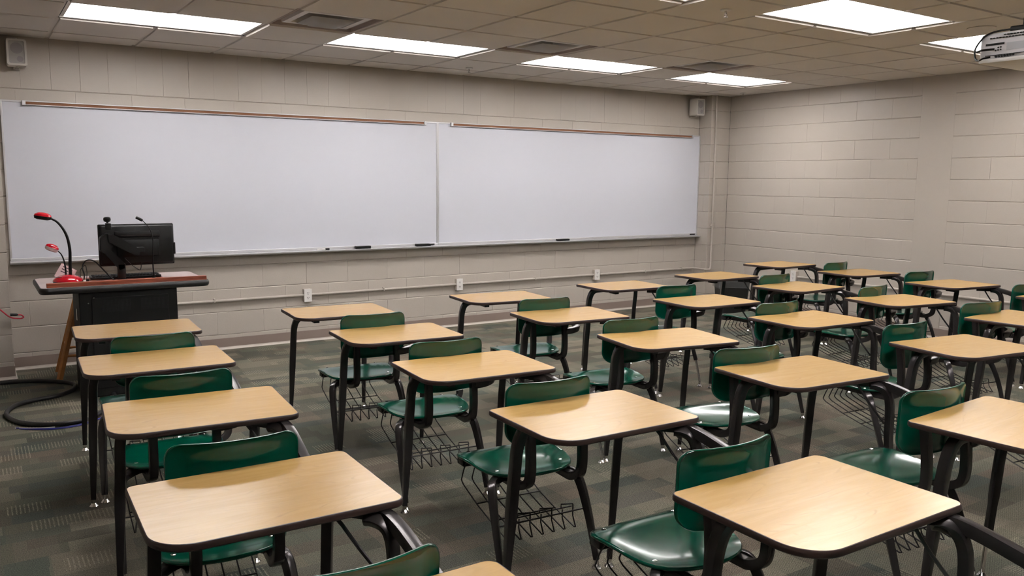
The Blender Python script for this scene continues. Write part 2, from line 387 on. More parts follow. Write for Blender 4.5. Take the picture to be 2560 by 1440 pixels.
for xa, xb in zip(xlines, xlines[1:]):
    for ya, yb in zip(ylines, ylines[1:]):
        rects = [(xa, xb, yb, ya)]
        for h in HOLES: rects = cut(rects, h)
        for (x0, x1, y0, y1) in rects:
            if x1-x0 < .03 or y1-y0 < .03: continue
            g = .0125; zt = ZC-.009+rc.uniform(-.001, .001)
            o = [(x0+g, y0+g), (x1-g, y0+g), (x1-g, y1-g), (x0+g, y1-g)]
            i = [(x0+g+.004, y0+g+.004), (x1-g-.004, y0+g+.004), (x1-g-.004, y1-g-.004), (x0+g+.004, y1-g-.004)]
            ov = [bm.verts.new((x, y, ZC+.006)) for x, y in o]; iv = [bm.verts.new((x, y, zt)) for x, y in i]
            bm.faces.new(iv)
            for k in range(4): bm.faces.new((ov[k], ov[(k+1) % 4], iv[(k+1) % 4], iv[k]))
        for (x0, x1, y0, y1) in rects:
            for (a, b_, c, d) in ((x0, x1, y0, y0+.0125), (x0, x1, y1-.0125, y1), (x0, x0+.0125, y0, y1), (x1-.0125, x1, y0, y1)):
                vs = [bmg.verts.new(p) for p in ((a, c, ZC), (b_, c, ZC), (b_, d, ZC), (a, d, ZC))]; bmg.faces.new(vs)
# slab above
box(bm, XL-.2, XR+.2, YB-.2, .2, ZC+.20, ZC+.25)
ce = tag(obj('ceiling', bm, M_ceil), kind='structure')
tag(obj('ceiling_grid', bmg, M_grid, ce), kind='structure')
bm = bmesh.new()   # wall angle
box(bm, -.03, 7.34, -.02, -.004, ZC-.004, ZC+.02); box(bm, XR-.02, XR-.004, YB, -.2, ZC-.004, ZC+.02)
tag(obj('trim_1', bm, M_grid), kind='structure')

# ---------------------------------------------------------------- ceiling lamps, vents, sprinklers
PLACE_L = {0: 'in the row nearest the whiteboard', 1: 'in the second row back', 2: 'in the row over the camera'}
COLN = ['leftmost', 'second from the left', 'third from the left', 'rightmost']
def make_lamp():
    t = thing('ceiling_light', None, 'ceiling light')
    bm = bmesh.new(); W, D = 2*GP, GP; e = .02
    for (a, b, c, d) in ((.006, W-.006, -D+.006, -D+e+.01), (.006, W-.006, -e-.01, -.006), (.006, e+.01, -D+.006, -.006), (W-e-.01, W-.006, -D+.006, -.006)):
        box(bm, a, b, c, d, .002, .03, bev=.001, seg=1)
    for x in (.006, W-.012): box(bm, x, x+.006, -D+.006, -.006, .03, .09)
    for y in (-D+.006, -.012): box(bm, .006, W-.006, y, y+.006, .03, .09)
    box(bm, .006, W-.006, -D+.006, -.006, .09, .095)
    obj('frame', bm, M_white, t)
    bm = bmesh.new(); vs = [bm.verts.new(p) for p in ((e, -D+e, .012), (W-e, -D+e, .012), (W-e, -e, .012), (e, -e, .012))]; bm.faces.new(vs)
    box(bm, e, W-e, -D+e, -e, .012, .016)
    obj('diffuser', bm, M_lamp, t)
    return t
def dup(root, loc, rz, label=None, group=None):
    r = root.copy(); COL.objects.link(r); r.location = loc; r.rotation_euler = (0, 0, rz)
    if label: r['label'] = label
    if group: r['group'] = group
    for ch in list(root.children):
        c = ch.copy(); COL.objects.link(c); c.parent = r
        for g in ch.children:
            d = g.copy(); COL.objects.link(d); d.parent = c
    return r
lamp0 = make_lamp()
for i, (x, y) in enumerate(LAMPS):
    lab = f'lit recessed ceiling panel, {COLN[i % 4]} {PLACE_L[i//4]}'
    if i == 0: o = lamp0; o.location = (x, y, ZC); o['label'] = lab; o['group'] = 'recessed ceiling light panels'
    else: o = dup(lamp0, (x, y, ZC), 0, lab, 'recessed ceiling light panels')
def make_vent():
    t = thing('ceiling_vent', None, 'air vent')
    bm = bmesh.new(); G = GP
    def ringquad(a, za, b, zb):
        A = [(a, -a), (G-a, -a), (G-a, -G+a), (a, -G+a)]; B = [(b, -b), (G-b, -b), (G-b, -G+b), (b, -G+b)]
        va = [bm.verts.new((x, y, za)) for x, y in A]; vb = [bm.verts.new((x, y, zb)) for x, y in B]
        for k in range(4): bm.faces.new((va[k], va[(k+1) % 4], vb[(k+1) % 4], vb[k]))
    ringquad(.004, .0, .016, .0); ringquad(.016, .0, .018, .026); ringquad(.018, .026, .085, .026)
    obj('frame', bm, M_ventd, t)
    bm = bmesh.new(); ringquad(.070, .026, .073, .006); ringquad(.073, .006, .115, .006); ringquad(.115, .006, .125, .05); ringquad(.125, .05, .13, .15)
    obj('cone', bm, M_diff, t)
    bm = bmesh.new(); ringquad(.13, .15, .3, .15); obj('throat', bm, M_slot, t)
    bm = bmesh.new()   # curved centre plaque
    n = 10; c = G/2; h = .155
    g = [[bm.verts.new((c+h*(2*i/n-1), -c+h*(2*j/n-1), -.030+.026*max(0, max(abs(2*i/n-1), abs(2*j/n-1))-.55)/.45)) for j in range(n+1)] for i in range(n+1)]
    for i in range(n):
        for j in range(n): bm.faces.new((g[i][j], g[i+1][j], g[i+1][j+1], g[i][j+1]))
    bmesh.ops.solidify(bm, geom=bm.faces[:], thickness=.004)
    obj('plaque', bm, M_diff, t, smooth=True)
    return t
vent0 = make_vent(); VL = ['between the first and second ceiling lights from the left', 'between the second and third ceiling lights from the left', 'beside the ceiling light nearest the right wall', 'behind the camera']
for i, (x, y) in enumerate(VENTS):
    lab = 'square air diffuser, '+VL[i]
    if i == 0: vent0.location = (x, y, ZC); vent0['label'] = lab; vent0['group'] = 'square ceiling air diffusers'
    else: dup(vent0, (x, y, ZC), 0, lab, 'square ceiling air diffusers')
def make_sprinkler():
    t = thing('sprinkler', None, 'sprinkler')
    bm = bmesh.new(); lathe(bm, [(.032, 0), (.034, -.003), (.03, -.008), (.012, -.009)], n=20); obj('escutcheon', bm, M_white, t, smooth=True)
    bm = bmesh.new(); lathe(bm, [(.008, -.008), (.008, -.02)], n=10)
    for s in (-1, 1): tube(bm, cr([(s*.004, 0, -.018), (s*.011, 0, -.027), (s*.009, 0, -.037), (0, 0, -.043)], 3), .0018, 6)
    lathe(bm, [(.003, -.02), (.003, -.04)], n=8); lathe(bm, [(.014, -.043), (.014, -.045)], n=14); obj('head', bm, M_chrome, t, smooth=True)
    return t
sp0 = make_sprinkler()
SPR = [((3.693, -3.756), 'small pendant fire sprinkler in the bare ceiling tiles left of the large upper right lamp'),
       ((3.759, -.537), 'small pendant fire sprinkler near the front wall, right of the second ceiling light'),
       ((7.42, -.602), 'small pendant fire sprinkler in the far right corner by the speaker')]
for i, ((x, y), lab) in enumerate(SPR):
    if i == 0: sp0.location = (x, y, ZC-.009); sp0['label'] = lab; sp0['group'] = 'ceiling fire sprinklers'
    else: dup(sp0, (x, y, ZC-.009), .4*i, lab, 'ceiling fire sprinklers')
bm = bmesh.new(); lathe(bm, [(.088, 0), (.09, -.004), (.085, -.007), (.07, -.008), (.02, -.009)], n=32)
o = obj('ceiling_cover', bm, M_grid, smooth=True); o.location = (5.523, -4.33, ZC-.009)
tag(o, 'flat round cover plate on the ceiling beside the projector', 'cover plate')

# ---------------------------------------------------------------- whiteboards
ZB, WH, W1, W2 = .8549, 1.219, 3.6956, 3.6438
def whiteboard(x0, w, lab, rail, rl):
    t = thing('whiteboard', lab, 'whiteboard', (x0, 0, ZB))
    obj('writing_surface', bbox(.012, w-.012, -.022, -.004, .012, WH-.012), M_board, t)
    bm = bmesh.new()
    box(bm, 0, w, -.03, 0, 0, .022, bev=.003); box(bm, 0, w, -.027, 0, WH-.014, WH, bev=.002)
    box(bm, 0, .014, -.028, 0, .018, WH-.01, bev=.002); box(bm, w-.014, w, -.028, 0, .018, WH-.01, bev=.002)
    obj('frame', bm, M_alu, t)
    bm = bmesh.new(); a, b = rail
    box(bm, a, b, -.045, -.022, WH-.034, WH-.028, bev=.001, seg=1); box(bm, a, b, -.045, -.022, WH-.008, WH-.001, bev=.001, seg=1); box(bm, a, b, -.034, -.022, WH-.03, WH-.004)
    r = obj('map_rail', bm, M_alu, t)
    obj('cork_strip', bbox(a+.004, b-.004, -.040, -.033, WH-.029, WH-.007), M_cork, r)
    for q in (a, b): obj('end_stop', bbox(q-.012, q+.012, -.05, -.022, WH-.036, WH+.001, bev=.002), M_alu, r)
    obj('corner_label', bbox(w-.125 if x0 > 0 else w-.085, w-.04, -.0325, -.0295, .002, .018), M_slot, t)
    return t
whiteboard(0, W1, 'large blank magnetic whiteboard, the left and longer of the two joined panels', (.155, 3.55), 0)
whiteboard(W1, W2, 'large blank magnetic whiteboard, the right of the two joined panels, ending by the wall corner', (3.851-W1, 7.19-W1), 1)
bm = bmesh.new()
prof = [(-.002, ZB), (-.03, ZB-.001), (-.085, ZB-.008), (-.094, ZB-.004), (-.098, ZB-.008), (-.094, ZB-.018), (-.03, ZB-.028), (-.002, ZB-.03)]
a = [bm.verts.new((-.004, y, z)) for y, z in prof]; b = [bm.verts.new((7.36-.03, y, z)) for y, z in prof]
for k in range(len(prof)): bm.faces.new((a[k], a[(k+1) % len(prof)], b[(k+1) % len(prof)], b[k]))
bm.faces.new(a[::-1]); bm.faces.new(b)
tag(obj('marker_tray', bm, M_alu), 'long aluminium marker tray running under both whiteboards', 'tray')
def tray_item(name, x0, x1, bmf, m, lab, cat, rz=0, group=None):
    o = obj(name, bmf, m, smooth=False); o.location = ((x0+x1)/2, -.058, ZB-.006); o.rotation_euler = (0, 0, rz); return tag(o, lab, cat, group)
def eraser(x0, x1, lab, h=.026):
    w = x1-x0; t = thing('whiteboard_eraser', lab, 'eraser', ((x0+x1)/2, -.056, ZB-.004), 0)
    obj('grip', bbox(-w/2, w/2, -.024, .024, .01, h, bev=.004), M_black, t)
    obj('felt', bbox(-w/2+.002, w/2-.002, -.022, .022, 0, .01), M_slot, t)
eraser(2.80, 2.95, 'black felt eraser on the tray, under the middle of the left whiteboard')
eraser(3.435, 3.59, 'black felt eraser on the tray just left of the joint between whiteboards')
eraser(5.16, 5.32, 'black felt eraser on the tray under the right whiteboard', .02)
t = thing('dry_erase_marker', 'white marker with a dark cap lying on the tray left of the erasers', 'marker', (2.48, -.06, ZB+.004), .05)
bm = bmesh.new(); tube(bm, [(-.06, 0, 0), (.02, 0, 0)], .008, 12); obj('barrel', bm, M_white, t, smooth=True)
bm = bmesh.new(); tube(bm, [(.02, 0, 0), (.06, 0, 0)], .0088, 12); obj('cap', bm, M_black, t, smooth=True)

# ---------------------------------------------------------------- conduit and outlets
ZP = .443
def outlet(loc, rz, lab):
    t = thing('power_outlet', lab, 'power outlet', loc, rz, 'white surface outlets')
    obj('box', bbox(-.035, .035, -.042, 0, -.058, .058, bev=.003), M_basew, t)
    f = obj('face_plate', bbox(-.036, .036, -.048, -.042, -.06, .06, bev=.002), M_white, t)
    bm = bmesh.new()
    for zz in (-.022, .022):
        box(bm, -.009, -.006, -.0495, -.047, zz-.002, zz+.008); box(bm, .006, .009, -.0495, -.047, zz-.002, zz+.007); box(bm, -.003, .003, -.0495, -.047, zz-.012, zz-.007)
    obj('socket', bm, M_slot, f)
    return t
outlet((2.331, 0, .436), 0, 'white duplex outlet on the front wall, leftmost, behind the first desk of column two')
outlet((3.939, 0, .440), 0, 'white duplex outlet on the front wall, below the joint between the whiteboards')
outlet((5.749, 0, .443), 0, 'white duplex outlet on the front wall, rightmost, below the right whiteboard')
outlet((XR, -1.285, .45), -PI/2, 'white outlet low on the right wall behind the farthest desks')
bm = bmesh.new()
tube(bm, cr([(.9, -.022, ZP-.004), (2.28, -.022, ZP-.004), (4.6, -.022, ZP), (7.26, -.022, ZP)], 2)+cr([(7.30, -.03, ZP-.001), (7.315, -.06, ZP-.002), (7.315, -.17, ZP-.004), (7.315, -.20, ZP-.004)], 3), .0115, 10)
cdt = obj('conduit', bm, M_wall, smooth=True); tag(cdt, 'painted electrical conduit running along the front wall below the whiteboards', 'conduit')
for x in (1.5, 3.1, 4.9, 6.5, 7.1): obj('strap', bbox(x-.008, x+.008, -.036, .001, ZP-.018, ZP+.018, bev=.003), M_wall, cdt)
bm = bmesh.new(); tube(bm, cr([(7.315, -.20, ZP-.004), (7.322, -.217, ZP-.004), (7.345, -.222, ZP-.004), (7.37, -.222, ZP-.004), (7.392, -.222, ZP+.008), (7.40, -.222, ZP+.04)], 4)+[Vector((7.40, -.222, 1.3)), Vector((7.40, -.222, ZC-.008))], .0115, 10)
cd2 = tag(obj('conduit', bm, M_wall, smooth=True), 'painted conduit riser climbing the corner pier to the ceiling', 'conduit')
obj('strap', bbox(7.384, 7.416, -.24, -.199, .97, .995, bev=.003), M_wall, cd2)
bm = bmesh.new(); tube(bm, cr([(XR-.022, -1.33, ZP), (XR-.022, -3, ZP), (XR-.022, -6, ZP-.002)], 2), .0115, 10)
tag(obj('conduit', bm, M_wall, smooth=True), 'painted electrical conduit running low along the right wall', 'conduit')

# ---------------------------------------------------------------- wall speakers
def speaker(loc, rz, lab, s=1):
    t = thing('wall_speaker', lab, 'speaker', loc, rz, 'white wall speakers')
    obj('cabinet', bbox(-.068*s, .068*s, -.155*s, -.035*s, -.10*s, .10*s, bev=.014*s, seg=3), M_spk, t, smooth=True)
    bm = bmesh.new(); o = rrect(-.066*s, .066*s, -.098*s, .098*s, [.016*s]*4, 4); i = rrect(-.052*s, .052*s, -.084*s, .084*s, [.01*s]*4, 4)
    def ring(y0, y1):
        a = [bm.verts.new((x, y0, z)) for x, z in o]; b = [bm.verts.new((x, y1, z)) for x, z in o]; c = [bm.verts.new((x, y1, z)) for x, z in i]; d = [bm.verts.new((x, y0, z)) for x, z in i]
        n = len(o)
        for k in range(n):
            k2 = (k+1) % n
            bm.faces.new((a[k], a[k2], b[k2], b[k])); bm.faces.new((b[k], b[k2], c[k2], c[k])); bm.faces.new((c[k], c[k2], d[k2], d[k]))
    ring(-.153*s, -.168*s); obj('front_bezel', bm, M_spk, t, smooth=True)
    bm = bmesh.new(); pr = [(x, z) for x, z in rrect(-.053*s, .053*s, -.085*s, .085*s, [.01*s]*4, 4)]
    f = [bm.verts.new((x, -.161*s, z)) for x, z in pr]; bm.faces.new(f)
    g = obj('grille', bm, M_grille, t)
    bm = bmesh.new()
    for (cx, cz, r) in ((0, .03*s, .042*s), (.02*s, -.05*s, .022*s)):
        vs = [bm.verts.new((cx+r*math.cos(a), -.1625*s, cz+r*math.sin(a))) for a in [2*PI*k/24 for k in range(24)]]; bm.faces.new(vs)
    obj('driver', bm, M_cone, g)
    bm = bmesh.new()
    tube(bm, cr([(0, -.004, 0), (0, -.03, 0), (0, -.05, 0)], 3), .012, 8)
    tube(bm, [(0, -.095*s, .098*s), (0, -.095*s, .112*s)], .012, 10); tube(bm, [(0, -.095*s, -.098*s), (0, -.095*s, -.112*s)], .010, 10)
    box(bm, -.012, .012, -.1*s, -.01, .108*s, .112*s); box(bm, -.012, .012, -.1*s, -.01, -.112*s, -.108*s); box(bm, -.02, .02, -.012, 0, -.115*s, .115*s, bev=.002)
    obj('bracket', bm, M_spk, t, smooth=True)
    return t
speaker((7.185, 0, 2.400), 0, 'white box speaker on the front wall in the far right corner above the whiteboard')
speaker((.125, 0, 2.412), 0, 'white box speaker on the front wall at the upper left, above the whiteboard corner', .97)

# ---------------------------------------------------------------- student desks
DW, DD, DZ = .6096, .4572, .6862
def leg(parent, path, r0=.0160, r1=.0105, insert=False, foot=True):
    """tapered rounded-square leg with a chrome glide under it"""
    P = cr(path, 6); n = len(P); L_ = [0]
    for a, b in zip(P, P[1:]): L_.append(L_[-1]+(b-a).length)
    R = []
    for i in range(n):
        z = P[i].z; R.append(r0 if z > .33 else r1+(r0-r1)*max(0, (z-.03))/.30)
    bm = bmesh.new(); end = P[-1]
    if insert:
        q = [p for p in P if p.z > .17]; R = [r0*.95 if p.z > .33 else r0*.82 for p in q]
        tube(bm, q, R, square=True, upv=(1, 0, 0))
    else: tube(bm, P, R, square=True, upv=(1, 0, 0))
    o = obj('leg', bm, M_frame, parent, smooth=True, angle=40)
    d = (P[-1]-P[-3]).normalized()
    if insert:
        bm = bmesh.new(); tube(bm, [q[-1]-d*.01, end], .0088, 12); obj('leg_insert', bm, M_chrome, o, smooth=True)
    bm = bmesh.new()
    lathe(bm, [(.0085, .040), (.0095, .036), (.0095, .017), (.011, .015), (.013, .011), (.0195, .003), (.0195, 0)], end.x, end.y, 0, 16)
    obj('glide', bm, M_chrome, o, smooth=True)
    return o
def ring_surface(bm, outline, levels, under=.006):
    """levels: list of (scale, fn(x,y)->z extra); outline: list of (x,y) about its centre (cx,cy)"""
    pass
def make_seat(t):
    cx, cy = -.012, -.430; n = 48
    def outline(a):
        c, s = math.cos(a), math.sin(a)            # s>0 is the front
        ex = 4.2
        q = (abs(c)**ex+abs(s)**ex)**(-1/ex); x, y = c*q, s*q
        hw = .2070+.014*y
        if y < 0: hw *= 1-.10*(-y)**2.2
        yy = y*.209 if y > 0 else y*.205+.035*(abs(x)**2.2)*(-y)
        return x*hw, yy
    bm = bmesh.new()
    S_ = [0, .18, .36, .54, .7, .82, .90, .95, .985, 1.0, 1.0, .985]
    dz = [0, 0, 0, 0, 0, 0, 0, 0, 0, -.004, -.010, -.013]
    def top(x, y, s):
        u, v = x/.21, (y)/.21                      # v: 1 front, -1 rear
        z = .397
        z -= .017*max(0, 1-(u*u*.95+((v+.25)/.95)**2)**1.4)      # dish
        z += .010*max(0, -v-.55)/.45*1.0                          # raised rear lip
        z += .004*max(0, abs(u)-.75)/.25*(1 if v < .5 else 0)
        if v > .55: z -= .026*((v-.55)/.45)**2                    # rolled front
        return z
    rings = []
    for s, d in zip(S_, dz):
        if s == 0: rings.append([bm.verts.new((cx, cy, top(0, 0, 0)))]); continue
        r = []
        for k in range(n):
            x, y = outline(2*PI*k/n); r.append(bm.verts.new((cx+x*s, cy+y*s, top(x*min(s, .995), y*min(s, .995), s)+d)))
        rings.append(r)
    under = []
    for s in (.93, .7, .4):
        r = []
        for k in range(n):
            x, y = outline(2*PI*k/n); r.append(bm.verts.new((cx+x*s, cy+y*s, top(x*s, y*s, s)-.008)))
        under.append(r)
    uc = bm.verts.new((cx, cy, top(0, 0, 0)-.008))
    for k in range(n): bm.faces.new((rings[0][0], rings[1][k], rings[1][(k+1) % n]))
    seq = rings[1:]+under
    for a, b in zip(seq, seq[1:]):
        for k in range(n): bm.faces.new((a[k], b[k], b[(k+1) % n], a[(k+1) % n]))
    for k in range(n): bm.faces.new((uc, under[-1][(k+1) % n], under[-1][k]))
    st = obj('seat', bm, M_green, t, smooth=True, angle=60)
    for (x, y) in ((-.158, -.275), (.140, -.275), (-.155, -.515), (.135, -.515)):
        bm = bmesh.new(); z = top(x-cx, y-cy, 0)
        lathe(bm, [(.0085, -.001), (.0085, .0012), (.006, .0026), (.002, .003)], x, y, z, 12); obj('rivet', bm, M_chrome, st, smooth=True)
    return st
def make_back(t):
    cx, cz = .010, .636; n = 48; HW, HH = .189, .122
    def yb(x, z): return -.658+.048*(x/HW)**2-.10*(z-cz)*.5-.012*((z-cz)/HH)**2*0
    bm = bmesh.new(); rings = []
    S_ = [0, .12, .25, .38, .5, .6, .7, .78, .85, .91, .955, .982, 1.0, 1.0, .985]; dy = [0]*10+[0, -.001, -.005, -.010, -.0125]
    OUT = rrect(-HW, HW, -HH, HH, [.046, .046, .062, .062], 8)
    OUT = [(x*(1-.035*max(0, -z/HH)**2), z+.004*(x/HW)**2*(1 if z > 0 else 0)) for x, z in OUT]
    OUT = resample(OUT, 96); n = 96
    def outl(a): return OUT[int(round(a*n/(2*PI))) % n]
    for s, d in zip(S_, dy):
        if s == 0: rings.append([bm.verts.new((cx, yb(0, cz), cz))]); continue
        rings.append([bm.verts.new((cx+outl(2*PI*k/n)[0]*s, yb(outl(2*PI*k/n)[0]*s, cz+outl(2*PI*k/n)[1]*s)+d, cz+outl(2*PI*k/n)[1]*s)) for k in range(n)])
    und = [[bm.verts.new((cx+outl(2*PI*k/n)[0]*s, yb(outl(2*PI*k/n)[0]*s, cz+outl(2*PI*k/n)[1]*s)-.007, cz+outl(2*PI*k/n)[1]*s)) for k in range(n)] for s in (.955, .7, .4)]
    uc = bm.verts.new((cx, yb(0, cz)-.007, cz))
    for k in range(n): bm.faces.new((rings[0][0], rings[1][k], rings[1][(k+1) % n]))
    seq = rings[1:]+und
    for a, b in zip(seq, seq[1:]):
        for k in range(n): bm.faces.new((a[k], b[k], b[(k+1) % n], a[(k+1) % n]))
    for k in range(n): bm.faces.new((uc, und[-1][(k+1) % n], und[-1][k]))
    bk = obj('backrest', bm, M_green, t, smooth=True, angle=60)
    bm = bmesh.new(); z0, z1 = .622, .655; N_ = 12; g = []
    for i in range(N_+1):
        x = -.105+.215*i/N_; y = yb(x, .64)-.0085
        g.append([bm.verts.new((x, y, z0)), bm.verts.new((x, y, z1)), bm.verts.new((x, y-.003, z1)), bm.verts.new((x, y-.003, z0))])
    for a, b in zip(g, g[1:]):
        for k in range(4): bm.faces.new((a[k], a[(k+1) % 4], b[(k+1) % 4], b[k]))
    bm.faces.new(g[0]); bm.faces.new(g[-1][::-1])
    br = obj('mounting_strip', bm, M_frame, bk)
    for x in (-.075, .085):
        bm = bmesh.new(); y = yb(x, .64)-.012
        tube(bm, [(x, y+.002, .640), (x, y-.003, .640)], .0065, 12); obj('bolt', bm, M_chrome, bk, smooth=True)
    return bk
def make_desk(label, inserts=()):
    t = thing('student_desk', label, 'desk')
    # desktop: large radius at the user's left elbow
    rr = [.030, .024, .105, .032]
    out = rrect(-DW/2, DW/2, -DD/2, DD/2, rr, 10)
    bm = bmesh.new(); ins = inset_outline(out, .0035)
    prism(bm, ins, DZ-.018, DZ)
    top = obj('desktop', bm, M_top, t)
    bm = bmesh.new(); n = len(out)
    prof = [(.0034, DZ+.0002), (.001, DZ-.0005), (-.001, DZ-.004), (-.0015, DZ-.010), (-.001, DZ-.016), (.002, DZ-.0195), (.0045, DZ-.0195)]
    rings = [[bm.verts.new((x, y, z)) for x, y in inset_outline(out, d)] for d, z in prof]
    for a, b in zip(rings, rings[1:]):
        for k in range(n): bm.faces.new((a[k], a[(k+1) % n], b[(k+1) % n], b[k]))
    bm.faces.new(rings[-1][::-1])
    obj('edge_band', bm, M_edge, top, smooth=True)
    # hardware block under the near left of the desktop
    bm = bmesh.new(); prism(bm, rrect(-.19, .12, -.13, -.09, [.012]*4, 3), DZ-.033, DZ-.019); box(bm, -.20, -.165, -.165, -.085, DZ-.042, DZ-.019, bev=.003)
    obj('mounting_plate', bm, M_frame, t)
    make_seat(t); make_back(t)
    # two J-shaped back supports joined to the seat rails
    for s, x in ((-1, -.118), (1, .112)):
        bm = bmesh.new()
        P = cr([(x+s*.008, -.26, .359), (x+s*.006, -.45, .358), (x+s*.003, -.60, .358), (x+s*.001, -.645, .363), (x+.002, -.690, .388), (x+.003, -.703, .430), (x+.004, -.702, .50), (x+.006, -.692, .58), (x+.008, -.680, .646)], 5)
        tube(bm, P, .0162, square=True, upv=(1, 0, 0), flat=(1, 1)); obj('back_support', bm, M_frame, t, smooth=True, angle=40)
    bm = bmesh.new(); tube(bm, [(-.19, -.290, .360), (.17, -.290, .360)], .010, square=True); box(bm, -.198, -.136, -.303, -.250, .343, .374, bev=.003); box(bm, .112, .172, -.303, -.250, .343, .374, bev=.003)
    tube(bm, [(-.12, -.47, .356), (.11, -.47, .356)], .010, square=True)
    obj('seat_rail', bm, M_frame, t, smooth=True, angle=40)
    # legs
    leg(t, [(-.015, -.505, .362), (-.12, -.515, .363), (-.188, -.560, .362), (-.224, -.608, .342), (-.236, -.662, .22), (-.241, -.728, .035)], insert='rl' in inserts)
    leg(t, [(-.015, -.505, .362), (.07, -.515, .363), (.128, -.565, .362), (.158, -.612, .342), (.168, -.672, .22), (.180, -.722, .035)], insert='rr' in inserts)
    leg(t, [(-.02, .075, DZ-.036), (-.17, .080, DZ-.036), (-.228, .088, DZ-.048), (-.252, .100, DZ-.100), (-.258, .112, .48), (-.268, .126, .25), (-.276, .140, .035)], r0=.0185, insert='lf' in inserts)
    leg(t, [(.08, .098, DZ-.035), (.17, .099, DZ-.035), (.203, .102, DZ-.048), (.213, .110, DZ-.10), (.212, .122, .48), (.209, .135, .25), (.208, .148, .035)], r0=.0160, insert='rf' in inserts)
    # armrest, its post and the thin brace
    bm = bmesh.new()
    P = cr([(.165, -.10, DZ-.038), (.21, -.155, DZ-.038), (.245, -.21, DZ-.037), (.255, -.285, .640), (.255, -.40, .617), (.252, -.55, .584), (.247, -.61, .569), (.230, -.670, .557), (.18, -.698, .549), (.12, -.700, .545)], 5)
    tube(bm, P, .0165, square=True, upv=(0, 0, 1), flat=(1.0, 1.12)); obj('armrest', bm, M_frame, t, smooth=True, angle=40)
    bm = bmesh.new()
    P = cr([(.145, -.29, .358), (.20, -.288, .359), (.240, -.280, .378), (.250, -.270, .425), (.251, -.268, .50), (.250, -.264, .575), (.246, -.252, .614), (.236, -.236, .634), (.218, -.216, .644), (.200, -.200, .646)], 5)
    tube(bm, P, .0150, square=True, upv=(1, 0, 0)); obj('arm_post', bm, M_frame, t, smooth=True, angle=40)
    bm = bmesh.new(); tube(bm, cr([(.10, -.15, DZ-.022), (.128, -.182, DZ-.026), (.18, -.213, .575), (.240, -.252, .482)], 3), .0052, 8); obj('brace', bm, M_frame, t, smooth=True)
    # wire book basket
    bm = bmesh.new(); R_ = .0029
    xs = [-.19, -.141, -.092, -.043, .006, .055, .104]
    for i, x in enumerate(xs):
        P = cr([(x, -.325, .372), (x, -.300, .335), (x, -.280, .292), (x, -.276, .276), (x, -.295, .262)], 3)+[Vector((x, -.416, .222)), Vector((x, -.535, .193)), Vector((x+.001, -.672, .166)), Vector((x+.003, -.680, .168)), Vector((x+.012, -.645, .200)), Vector((x+.022, -.630, .226 if i % 2 else .238))]
        tube(bm, P, R_, 6)
        if i % 2 == 0 and i > 1:
            tube(bm, [(x+.022, -.630, .236), (x+.022, -.628, .2405), (x-.022, -.612, .2405), (x-.022, -.612, .224)], R_, 6)
    tube(bm, [(-.19, -.416, .2245), (.104, -.416, .2245)], R_, 6); tube(bm, [(-.196, -.305, .345), (.110, -.305, .345)], R_, 6)
    tube(bm, [(-.19, -.535, .1955), (.104, -.535, .1955)], R_, 6)
    tube(bm, [(-.222, -.650, .222), (.176, -.650, .222)], .0032, 6); tube(bm, [(-.16, -.612, .224), (.13, -.612, .224)], R_, 6)
    obj('book_basket', bm, M_wire, t, smooth=True)
    return t
DESKS = {
 'A1': (0.485, -2.574, -0.049), 'A2': (0.428, -3.466, -0.040), 'A3': (0.406, -4.398, -0.081), 'A4': (0.363, -5.320, -0.020), 'A5': (0.369, -6.188, 0.0),
 'B1': (1.661, -2.523, -0.073), 'B2': (1.644, -3.405, -0.069), 'B3': (1.603, -4.292, -0.065), 'B4': (1.576, -5.182, -0.026), 'B5': (1.575, -6.113, -0.006),
 'C1': (2.884, -2.495, -0.105), 'C2': (2.834, -3.373, -0.083), 'C3': (2.816, -4.256, -0.161), 'C4': (2.781, -5.130, -0.083), 'C5': (2.768, -6.031, 0.064),
 'D1': (4.088, -2.420, -0.056), 'D2': (4.041, -3.364, -0.048), 'D3': (4.018, -4.242, -0.050), 'D4': (4.004, -5.196, -0.133),
 'E1': (5.285, -2.292, 0.006), 'E2': (5.284, -3.165, 0.062), 'E3': (5.278, -4.036, -0.166), 'E4': (5.208, -4.907, 0.056),
 'F1': (6.646, -1.873, 0.050), 'F2': (6.682, -2.750, -0.100), 'F3': (6.595, -3.685, -0.123), 'F4': (6.530, -4.590, -0.03)}
INS = {'A4': ('lf',), 'C2': ('rl',), 'D1': ('rr',), 'C5': ('rf',), 'B1': ()}
CN = dict(zip('ABCDEF', ['in the leftmost column', 'in the second column from left', 'in the third column from left', 'in the fourth column from left', 'in the fifth column from left', 'in the rightmost column']))
RN = {'1': 'first', '2': 'second', '3': 'third', '4': 'fourth', '5': 'fifth'}
def dlabel(k):
    return f'green-seated student desk, {RN[k[1]]} from the whiteboard {CN[k[0]]}'
protos = {}
for k, (x, y, a) in DESKS.items():
    ins = INS.get(k, ()); g = 'combination student desks in six columns'
    if ins not in protos:
        o = make_desk(dlabel(k), ins); o['group'] = g; o.location = (x, y, 0); o.rotation_euler = (0, 0, a); protos[ins] = o
    else: dup(protos[ins], (x, y, 0), a, dlabel(k), g)

